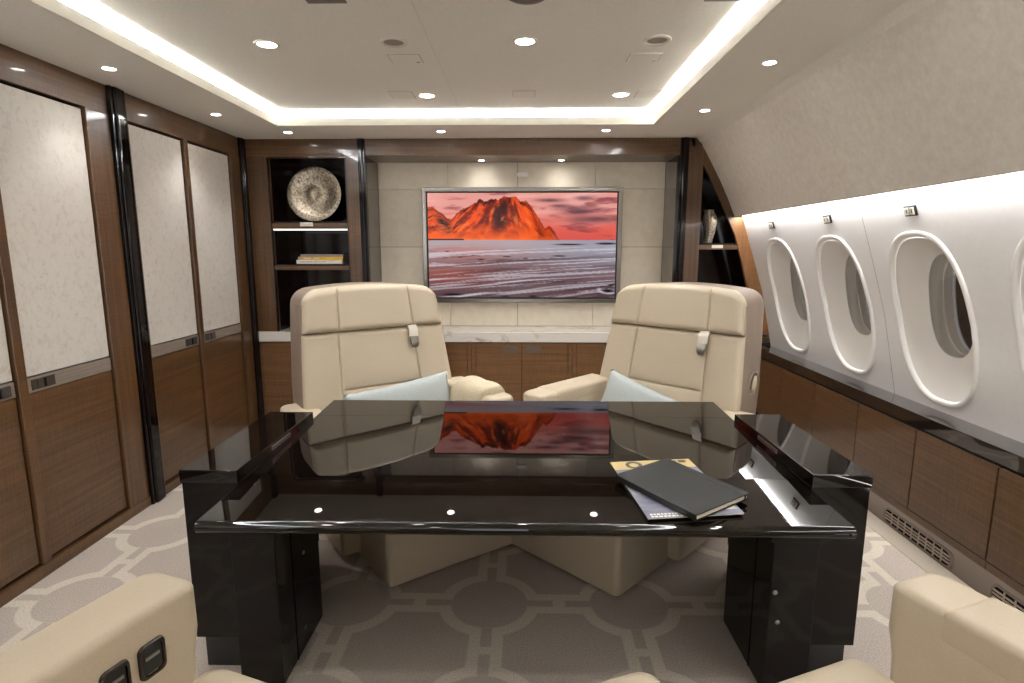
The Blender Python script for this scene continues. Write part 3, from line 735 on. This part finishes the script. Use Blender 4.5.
for s in (-1, 1):
    x0, x1 = sorted((s*.946, s*1.142))
    mm = MB(); mm.box(x0+.002, x1-.002, 1.768-oy, 2.44-oy, .11, .684, .002); pod = mm.build('side_console', EBONY, root)
    mm = MB(); mm.box(x0, x1, 1.76-oy, 2.45-oy, .685, .73, .003); lid = mm.build('console_lid', TABLE, root, smooth=True, wn=True)
    xi = s*.946
    a, b = sorted((xi-s*.003, xi+s*.002))
    mm = MB(); mm.box(a, b, 2.02-oy, 2.19-oy, .704, .720, .001); mm.build('slot_handle', CHROME, lid)
    a, b = sorted((xi-s*.0035, xi-s*.002))
    mm = MB(); mm.box(a, b, 2.03-oy, 2.18-oy, .710, .7125); mm.build('slot', BLACK, lid)
    mm = MB(); a, b = sorted((s*.975, s*1.11)); mm.box(a, b, 1.77-oy, 2.41-oy, 0, .11); mm.build('plinth', BLACK, root)
    a, b = sorted((s*.80, s*.944))
    mm = MB(); mm.box(a, b, 1.68-oy, 2.05-oy, 0, .54, .002); mm.build('pedestal', EBONY, root)
    a, b = sorted((s*.786, s*.944))
    mm = MB(); mm.box(a, b, 1.67-oy, 2.07-oy, .54, .643, .002); mm.build('pedestal_cap', EBONY, root)
    a, b = sorted((s*.7985, s*.8005))
    mm = MB(); mm.box(a, b, 1.80-oy, 1.804-oy, .0, .54); mm.build('joint', GAP, root)
    if s < 0: spots = [('x', 1.90, .36), ('x', 1.875, .075)]
    else: spots = [('y', .815, .363), ('y', .830, .258)]
    for ax, p, z in spots:
        mm = MB()
        if ax == 'x': mm.lathe([(.008, 0), (.008, .002), (.005, .004), (.0005, .004)], 16, (-.80, p-oy, z), 'x')
        else: mm.lathe([(.008, 0), (.008, -.002), (.005, -.004), (.0005, -.004)], 16, (p, 1.68-oy, z), 'y')
        mm.build('bolt', CHROME, root)
mm = MB(); mm.lathe([(.007, 0), (.007, -.004), (.003, -.005), (.0005, -.005)], 16, (.925, 1.494-oy, ZTAB-.018), 'y'); mm.build('hinge_pin', GUN, root)

# ------------------------------------------------------------------ things on the desk
def quad_slab(name, P, z0, z1, mt, parent=None, uv=False):
    mm = MB(); mm.rings([[(x, y, z0) for x, y in P], [(x, y, z1) for x, y in P]]); return mm.build(name, mt, parent)
# lower magazine (blue-grey cover, cream masthead strip at the far end)
def local_rect(cx, cy, w, d, ang):
    c, s = math.cos(ang), math.sin(ang)
    return [(cx+c*x-s*y, cy+s*x+c*y) for x, y in ((-w/2, -d/2), (w/2, -d/2), (w/2, d/2), (-w/2, d/2))]
MAGBLUE = mat('magazine_cover', (150, 152, 170), .25, coat=.4)
noise_mix(MAGBLUE, (118, 120, 142), (176, 178, 192), (2, 9, 1), 1.5, 5, .3, .7)
PAPER = mat('paper_cream', (222, 214, 192), .7)
MAGYEL = mat('magazine_yellow_header', (206, 182, 128), .3, coat=.4)
GREYP = mat('print_grey', (226, 224, 220), .5)
DKP = mat('print_dark', (64, 60, 52), .5)
root = thing('magazine', 'blue grey magazine with a tan top strip lying under the black notebook', 'magazine', (.491, 1.775, ZTAB-.0012), math.radians(7))
root.rotation_euler = (Matrix.Rotation(.0355, 3, 'X') @ Matrix.Rotation(math.radians(7), 3, 'Z')).to_euler()
# measured footprint about .31 x .42
mm = MB(); mm.box(-.147, .147, -.203, .203, .0004, .0046, .0006); mm.build('pages', PAPER, root)
mm = MB(); mm.box(-.148, .148, -.205, .135, .0046, .0054); mm.build('cover', MAGBLUE, root)
mm = MB(); mm.box(-.148, .148, .135, .205, .0046, .0054); hd = mm.build('tan_header', MAGYEL, root); hd['label'] = 'tan printed top strip'
mm = MB(); mm.rings([[(-.07+q*math.cos(2*PI*k/28), .170+q*math.sin(2*PI*k/28), z_) for k in range(28)] for q, z_ in ((.030, .0054), (.030, .0058), (.017, .0058), (.017, .0054))], closed=True); mm.build('printed_ring', DKP, hd)
for i in range(3):
    mm = MB(); mm.box(.03+i*.035, .058+i*.035, .176, .196, .0054, .0057); mm.build('printed_letter', DKP, hd)
mm = MB()
for r_, (xa, xb) in enumerate(((-.135, .02), (-.135, -.01))):
    x = xa
    while x < xb:
        w = random.uniform(.006, .012); mm.box(x, x+w, -.188-r_*.013, -.180-r_*.013, .0054, .0057); x += w+.003
mm.build('printed_text', GREYP, root)
mm = MB(); mm.box(.075, .14, -.175, -.135, .0054, .0057); mm.build('printed_patch', GREYP, root)
# notebook
NB = mat('black_leatherette', (34, 33, 32), .6, spec=.15)
noise_mix(NB, (34, 33, 31), (42, 41, 39), (1, 1, 1), 300., 3, bump=.15, bdist=.0006)
z0 = ZTAB+.0055
ang = math.atan2(1.512-1.81, .511-.32)+.035
root = thing('notebook', 'closed black notebook with elastic band lying on the magazine', 'notebook', (.512, 1.742, z0), ang)
root.rotation_euler = (Matrix.Rotation(.0355, 3, 'X') @ Matrix.Rotation(ang, 3, 'Z')).to_euler()
# long axis along local x (.35), depth along y (.25)
lx, ly = .166, .126
mm = MB(); mm.rings([[(x, y, z) for x, y in rrect(-lx, lx, -ly, ly, .008)] for z in (0, .0025)]); mm.build('back_cover', NB, root)
mm = MB(); mm.rings([[(x, y, z) for x, y in rrect(-lx+.002, lx-.004, -ly+.003, ly-.003, .006)] for z in (.0026, .0165)]); mm.build('page_block', PAPER, root)
mm = MB(); mm.rings([[(x, y, z) for x, y in rrect(-lx, lx, -ly, ly, .008)] for z in (.0166, .0195)]); mm.build('front_cover', NB, root)
mm = MB(); mm.box(-lx, lx, -ly-.0015, -ly+.002, .0, .0195, .001); mm.build('spine', NB, root)
mm = MB(); yy = ly-.022
mm.box(-lx-.001, lx+.001, yy-.004, yy+.004, .0196, .0204); mm.box(lx, lx+.0012, yy-.004, yy+.004, -.0004, .0204); mm.box(-lx-.0012, -lx, yy-.004, yy+.004, -.0004, .0204)
mm.build('elastic_band', mat('elastic_black', (14, 14, 14), .7), root)

# ------------------------------------------------------------------ shelf contents
# platter leaning on a stand
root = thing('platter', 'round silvery mottled platter standing on the top shelf of the left cabinet', 'platter', (-1.672, YB+.135, 1.675))
mm = MB(); r0 = .216
prof = [(.001, .020), (.03, .019), (.05, .012), (.055, .016), (.09, .020), (.13, .012), (.165, -.004), (.20, -.014), (r0, -.012), (r0, -.006), (.18, .004), (.13, .026), (.06, .030), (.001, .030)]
mm.lathe(prof, 56, (0, 0, 0), 'y'); mm.xf(Matrix.Translation((0, .03, .221)) @ Matrix.Rotation(math.radians(-8), 4, 'X'))
mm.build('dish', SILVER, root, smooth=True, ang=60)
mm = MB(); mm.box(-.05, .05, .0, .09, 0, .008, .002); mm.box(-.05, .05, .0, .012, .0, .018, .002); mm.box(-.012, .012, .075, .09, .0, .2, .002); mm.build('stand', BLACK, root)
# three books
bk = [((-1.80, -1.435), .032, (226, 222, 214), 'white thick book at the bottom of the small stack on the lower shelf'),
      ((-1.785, -1.43), .024, (222, 172, 30), 'yellow book in the middle of the small stack on the lower shelf'),
      ((-1.765, -1.425), .020, (150, 138, 134), 'thin grey brown book on top of the small stack on the lower shelf')]
z = 1.3445
for (a, b), th, c, lab in bk:
    rt = thing('book', lab, 'book', ((a+b)/2, YB+.15, z), 0, 'books on the lower shelf'); h = (b-a)/2
    cm = mat('book_cover', c, .35, coat=.3)
    mm = MB(); mm.box(-h, h, -.11, .11, 0, .002); mm.box(-h, h, -.11, .11, th-.0025, th-.0005); mm.box(-h, h, -.112, -.109, 0, th-.0005, .0006)
    mm.build('cover', cm, rt)
    mm = MB(); mm.box(-h+.004, h-.004, -.108, .107, .002, th-.0025); mm.build('page_block', PAPER, rt)
    if c[2] < 60:
        mm = MB(); mm.box(-h*.75, -h*.42, -.1127, -.1119, th*.3, th*.7); mm.box(-h*.3, -h*.05, -.1127, -.1119, th*.35, th*.65); mm.build('spine_lettering', PAPER, rt)
        mm = MB(); mm.box(-h, -h+.03, -.1128, -.1119, 0.001, th-.0015); mm.build('spine_tail', mat('book_tail', (190, 160, 140), .5), rt)
    elif c[0] > 200:
        mm = MB()
        x = -h+.03
        while x < h*.3:
            w = random.uniform(.008, .02); mm.box(x, x+w, -.1127, -.1119, th*.4, th*.62); x += w+.006
        mm.build('spine_lettering', GRILLE, rt)
    z += th
# beaded silver vase on the corner shelf
root = thing('vase', 'narrow silver beaded vase standing on the shelf of the curved corner niche', 'vase', (1.458, YB+.09, 1.5065))
mm = MB(); prof = [(.001, 0), (.026, .001), (.028, .008), (.026, .03), (.033, .08), (.043, .13), (.046, .17), (.040, .20), (.030, .222), (.034, .236), (.030, .238), (.024, .222), (.028, .19), (.001, .18)]
R = []
for r, h in prof:
    r *= 1.2; h *= 1.08; lean = .016*math.sin(h*13)
    R.append([(lean+r*(1+.05*math.sin(6*a))*math.cos(a), r*(1+.05*math.sin(6*a))*math.sin(a), h) for a in [2*PI*k/40 for k in range(40)]])
mm.rings(R); mm.build('body', VASEM, root, smooth=True, ang=70)
root = None

# ------------------------------------------------------------------ armchairs
def lerp(a, b, t): return a+(b-a)*t
REC = math.radians(12)
def backpt(l, v, out):
    # back plane: v up the reclined plane from z=.68, out = towards the sitter (-y local)
    y = v*math.sin(REC)-out*math.cos(REC); z = .68+v*math.cos(REC)-out*math.sin(REC)*0-(-out*math.sin(REC))*0
    return (l, y, z+out*math.sin(REC)*-1*0)
def hwid(v): return float(np.interp(v, [-.25, 0, .345, .50, .62], [.435, .437, .408, .392, .380]))
def ttop(a):
    a = abs(a); t = .600-.030*a*a
    if a > .80: q = min(1, (a-.80)/.20); t -= .075*(1-math.sqrt(max(0, 1-q*q)))
    return t
def dense(lo, hi, n, marks, w):
    t = list(np.linspace(lo, hi, n))
    for m_ in marks: t += [m_+d for d in (-w*4, -w*2, -w*1.2, -w*.6, 0, w*.6, w*1.2, w*2, w*4)]
    t = sorted(x for x in t if lo-1e-6 <= x <= hi+1e-6); out = [t[0]]
    for x in t[1:]:
        if x-out[-1] > w*.35: out.append(x)
    out[-1] = hi
    return out
SEAMA = .53
def pad(a_n, v0, v1f, base, puff, hseam=None, er=.022):
    # puffed upholstery field between v0 and v1f(a); vertical stitched seams at |a| = SEAMA
    A = dense(-1, 1, 50, (-SEAMA, SEAMA), .010)
    A = sorted(set(A+[-.995, -.985, -.97, .97, .985, .995])); P = []
    vtop = v1f(0); hs = [] if hseam is None else [(hseam-v0)/(vtop-v0)]
    T = sorted(set(dense(0, 1, 34, hs, .006/(vtop-v0))+[.004, .012, .025, .045, .955, .975, .988, .996]))
    for t in T:
        row = []
        for a in A:
            v1 = v1f(a); v = v0+(v1-v0)*t
            w = hwid(v); l = a*w
            de = min((1-abs(a))*w, v-v0, v1-v)
            q = min(1, max(0, de/er)); edge = math.sqrt(max(0, 1-(1-q)**2))
            dm = abs(abs(a)-SEAMA)*w
            h = (base+puff*(1-math.exp(-dm/.035))-.007*math.exp(-(dm/.0035)**2))*edge
            if hseam is not None and abs(a) < SEAMA:
                dv = abs(v-hseam); k_ = min(1, (SEAMA-abs(a))/.06)
                h -= k_*(.008*math.exp(-(dv/.004)**2)+.012*math.exp(-dv/.03))
            row.append(backpt(l, v, h))
        P.append(row)
    return P
def outline(v_lo, off=0., n=40):
    pts = []
    A = [math.copysign(1-(1-abs(t))**1.6, t) for t in np.linspace(-1, 1, n)]
    for a in A: v = ttop(a); pts.append((a*(hwid(v)+off), v+off))
    side = [(hwid(v)+off, v) for v in np.linspace(ttop(1)-.02, v_lo, 8)]
    left = [(-x, v) for x, v in side[::-1]]
    return left+pts+side
def armchair(name, label, loc, rz, shift=0., arm_front=(.55, .55), pads=(True, True), outlets=False, group=None, arm_in=(.36, .36), arm_z=(.682, .682), cush=.81, base_dx=0.):
    root = thing(name, label, 'armchair', loc, rz, group or 'cream leather swivel armchairs')
    # swivel plinth + upholstered seat box (local -y is forward)
    s = -shift
    mm = MB(); mm.loft(cushion_secs(-.27, .27, -.70+s, -.10+s, 0, .013, .004, .05)); mm.build('swivel_plinth', BLACK, root, smooth=True)
    mm = MB(); mm.loft(cushion_secs(-.338+base_dx, .338+base_dx, -.81+s-base_dx*.6, -.06+s, .014, .335, .012, .030)); mm.build('seat_base', CREAM, root, smooth=True, ang=60)
    mm = MB(); mm.loft(cushion_secs(-.346, .346, -cush+s, -.045, .336, .47, .035, .05, rb=.012, crown=.008)); mm.build('seat_cushion', CREAM, root, smooth=True, ang=60)
    # backrest
    mm = MB(); P = pad(0, -.25, lambda a: .343, .018, .014, .03); mm.grid(P); mm.build('backrest', CREAM, root, smooth=True, ang=80)
    mm = MB(); P = pad(0, .347, ttop, .036, .016, er=.034); mm.grid(P); mm.build('headrest', CREAM, root, smooth=True, ang=80)
    # outer shell
    mm = MB(); R = []
    O = outline(-.27)
    for d, k in ((.0, 1.0), (.03, 1.004), (.19, 1.0), (.24, .985), (.268, .95), (.278, .90)):
        R.append([tuple(backpt(l*k, .15+(v-.15)*k, -d)) for l, v in O])
    mm.rings(R); mm.build('back_shell', TAUPE, root, smooth=True, ang=50)
    for sgn in (-1, 1):   # upholstered side wings of the headrest
        mm = MB(); R = []
        V = np.linspace(.347, ttop(1)+.004, 8)
        for d, o in ((-.012, .0), (-.008, .004), (.0, .006), (.118, .006), (.124, .004), (.126, .0)):
            R.append([backpt(sgn*(hwid(v)+o), v, -d) for v in V]+[backpt(sgn*(hwid(v)-.02), v, -d) for v in V[::-1]])
        mm.rings(R); mm.build('headrest_wing', TAUPE, root, smooth=True, ang=40)
    # side recline handle: oval dish with a ball
    sgn = 1; w0 = hwid(.09)
    def ell(rl, rv, o): return [backpt(sgn*(w0+o), .085+rv*math.sin(t_), -.135+rl*math.cos(t_)) for t_ in [2*PI*k/32 for k in range(32)]]
    mm = MB(); mm.rings([ell(.058, .066, -.002), ell(.057, .065, .007), ell(.050, .058, .008), ell(.046, .054, .003)], True, False)
    hd = mm.build('handle_ring', TAUPE, root, smooth=True, ang=50)
    mm = MB(); mm.rings([ell(.047, .055, .002), ell(.047, .055, .0035)]); mm.build('handle_shade_disc', SHADE, hd)  # flat dark disc painting the shade of a recess
    mm = MB(); mm.rings([ell(.014, .036, .003), ell(.026, .042, .007), ell(.027, .042, .010), ell(.018, .032, .015), ell(.006, .012, .017)]); mm.build('lever', CREAM, hd, smooth=True, ang=80)
    # seat belt hanging over the right hand seam
    lb = .205
    mm = MB(); R = []
    for v, h in ((.355, .030), (.335, .046), (.31, .045), (.285, .044), (.262, .043)):
        w = .027 if v > .27 else .022
        R.append([backpt(lb-w, v, h), backpt(lb+w, v, h), backpt(lb+w, v, h+.004), backpt(lb-w, v, h+.004)])
    mm.rings(R); belt = mm.build('seat_belt', FIX, root, smooth=True, ang=60)
    mm = MB(); R = []
    for v, w, h, t_ in ((.292, .026, .049, .004), (.27, .028, .049, .009), (.245, .024, .048, .009), (.228, .014, .047, .005)):
        R.append([backpt(lb-w, v, h), backpt(lb+w, v, h), backpt(lb+w*.9, v, h+t_), backpt(lb-w*.9, v, h+t_)])
    mm.rings(R); mm.build('buckle', CHROME, belt, smooth=True, ang=40)
    # armrests
    for k, sgn in enumerate((-1, 1)):
        af = -arm_front[k]; i0 = arm_in[k]; i1 = i0+.16; dz_ = arm_z[k]-.682; yr = .17 if (dz_ < -.03 and k == 0 and sgn < 0) else .03
        S = [(.04, .30, .425, af+.07, .02, .02), (.40, .31, .44, af+.06, .02, .02), (.50, i0-.005, i1-.012, af+.02, .03, .03), (.56, i0, i1, af, .03, .035)]
        for q in range(1, 7):
            a_ = PI/2*q/6; i = .020*(1-math.cos(a_)); S.append((.655+.025*math.sin(a_), i0+i, i1-i, af+i*1.6, .03-i, .035))
        S.append((.682, i0+.05, i1-.05, af+.10, -.02, .02))
        mm = MB(); mm.loft([(z, *( (x0, x1) if sgn > 0 else (-x1, -x0)), y0, y1, r) for z, x0, x1, y0, y1, r in [(q_[0]+(dz_ if q_[0] > .3 else 0), *q_[1:4], q_[4]+yr-.03, q_[5]) for q_ in S]], 8)
        arm = mm.build('armrest', CREAM, root, smooth=True, ang=60)
        if pads[k]:
            x0, x1 = (i0, i1) if sgn > 0 else (-i1, -i0)
            mm = MB(); mm.loft(cushion_secs(x0-.0015, x1+.0015, af+.125, .02, .612+dz_, .6855+dz_, .022, .008, rb=.003), 4); mm.build('arm_pad', CREAM, arm, smooth=True, ang=60)
        if outlets and sgn == outlets:
            for yy in (af+.135, af+.215):
                xi = sgn*i0
                R = []
                for o, ins in ((.001, 0), (.006, .001), (.008, .004), (.007, .007), (-.001, .009)):
                    R.append([(xi-sgn*o, yv, zv) for yv, zv in rrect(yy-.031+ins, yy+.031-ins, .528+ins, .61-ins, .014)])
                mm = MB(); mm.rings(R, True, False); ou = mm.build('outlet', GUN, arm, smooth=True, ang=50)
                mm = MB(); mm.box(*sorted((xi-sgn*.001, xi-sgn*.0035)), yy-.022, yy+.022, .538, .60, .002); mm.build('socket', BLACK, ou)
                mm = MB(); mm.box(*sorted((xi-sgn*.003, xi-sgn*.0065)), yy-.016, yy+.016, .572, .58, .001); mm.build('switch_bar', CHROME, ou)
    return root
lc = armchair('swivel_armchair', 'cream leather armchair at the far left of the desk with blanket over its arm', (-.78, 3.06, 0), math.radians(36.5), arm_z=(.64, .69))
rc = armchair('swivel_armchair', 'cream leather armchair at the far right of the desk, nearer the windows', (.795, 3.10, 0), math.radians(-44), shift=.125, arm_front=(.62, .62), arm_z=(.69, .64), base_dx=.03)
fl = armchair('swivel_armchair', 'cream leather armchair at bottom left with two sockets in its arm', (-.704, .310, 0), math.radians(160.7), arm_front=(.84, .84), pads=(False, False), outlets=1, arm_z=(.60, .682), cush=.845)
fr_ = armchair('swivel_armchair', 'cream leather armchair at bottom right with a padded arm by the window side', (.828, .372, 0), math.radians(-158.3), arm_front=(.80, .77), arm_in=(.36, .325), cush=.845)

# pillows
def pillow(label, chair, l, fwd, z, w, h, t, roll, lean, yaw):
    NU, NV = 28, 20; F = []; B = []
    for j in range(NV+1):
        rf_, rb_ = [], []
        for i in range(NU+1):
            u = -1+2*i/NU; v = -1+2*j/NV
            pu = (1-abs(u)**2.6)*(1-abs(v)**2.6); th = t*math.sqrt(max(pu, 0))**.9
            k = 1-.07*(1-abs(u)**2)*(abs(v)**3); k2 = 1-.05*(1-abs(v)**2)*(abs(u)**3)
            x = u*w*k2; zz = v*h*k
            rf_.append((x, -th, zz)); rb_.append((x, th*.8, zz))
        F.append(rf_); B.append(rb_)
    mm = MB(); mm.grid(F); mm.grid(B); bmesh.ops.remove_doubles(mm.bm, verts=mm.bm.verts, dist=.0006)
    o = mm.build('pillow', PILLOW, smooth=True, ang=120)
    c = chair
    M = Matrix.Translation(c.location) @ Matrix.Rotation(c.rotation_euler.z, 4, 'Z') @ Matrix.Translation((l, -fwd, z)) @ Matrix.Rotation(yaw, 4, 'Z') @ Matrix.Rotation(-lean, 4, 'X') @ Matrix.Rotation(roll, 4, 'Y')
    o.matrix_world = M
    return tag(o, label, 'pillow', 'pale blue lumbar pillows')
pillow('pale blue lumbar pillow on the far left armchair beside the blanket', lc, .055, .14, .612, .31, .13, .05, math.radians(-5), math.radians(14), 0)
pillow('pale blue lumbar pillow on the far right armchair with one corner up', rc, -.045, .17, .575, .27, .15, .05, math.radians(13), math.radians(14), 0)

# folded blanket over the right arm of the left chair
def blanket():
    arm0, arm1 = .36, .505
    # cross-section over the arm (x outwards, z), from inner hem up and over to outer hem
    base = [(.345, .50), (.347, .56), (.349, .62), (.356, .672), (.375, .695), (.41, .704), (.45, .704), (.485, .694), (.507, .668), (.513, .62), (.515, .56), (.516, .50), (.517, .43)]
    rings = []
    n = 22
    for k in range(n+1):
        t = k/n; y = -.17-.30*t
        bulge = .030*(1-(2*t-1)**4)+.004*math.sin(t*7+1)
        out = []; inn = []
        cx, cz = .43, .58
        for i, (x, z) in enumerate(base):
            wv = .0025*math.sin(i*1.3+t*5)+.002*math.sin(i*2.1-t*7)
            dx, dz = (x-cx), (z-cz); q = math.hypot(dx, dz)
            off = .016+bulge+wv
            up = max(0, dz/q)
            out.append((x+dx/q*(.012+off*.4), y+.012*math.sin(i*.9), z+dz/q*off*(.4+.6*up)))
            inn.append((x+dx/q*.004, y, z+dz/q*.004))
        rings.append(out+inn[::-1])
    mm = MB(); mm.rings(rings)
    o = mm.build('blanket', THROW, smooth=True, ang=75)
    c = lc
    o.matrix_world = Matrix.Translation(c.location) @ Matrix.Rotation(c.rotation_euler.z, 4, 'Z')
    md = o.modifiers.new('soft', 'SUBSURF'); md.levels = 1; md.render_levels = 2
    return tag(o, 'folded cream blanket draped over the arm of the far left armchair', 'blanket')
blanket()

# ------------------------------------------------------------------ camera, world, view
cam = bpy.data.cameras.new('camera'); co = bpy.data.objects.new('camera', cam); COL.objects.link(co)
cam.sensor_width = 36; cam.lens = 564/1024*36; cam.clip_start = .02
co.location = (0, 0, 1.45); co.rotation_euler = (PI/2-.15994, 0, .01895)
scene.camera = co
w = bpy.data.worlds.new('world'); scene.world = w; w.use_nodes = True
w.node_tree.nodes['Background'].inputs[0].default_value = (.98, .98, 1, 1); w.node_tree.nodes['Background'].inputs[1].default_value = .72
scene.view_settings.view_transform = 'Standard'; scene.view_settings.look = 'None'
scene.view_settings.gamma = 1; scene.view_settings.use_curve_mapping = False
scene.view_settings.exposure = 1.9
scene.cycles.max_bounces = 10; scene.cycles.diffuse_bounces = 5; scene.cycles.glossy_bounces = 5
scene.cycles.sample_clamp_indirect = 6
scene.cycles.use_denoising = True
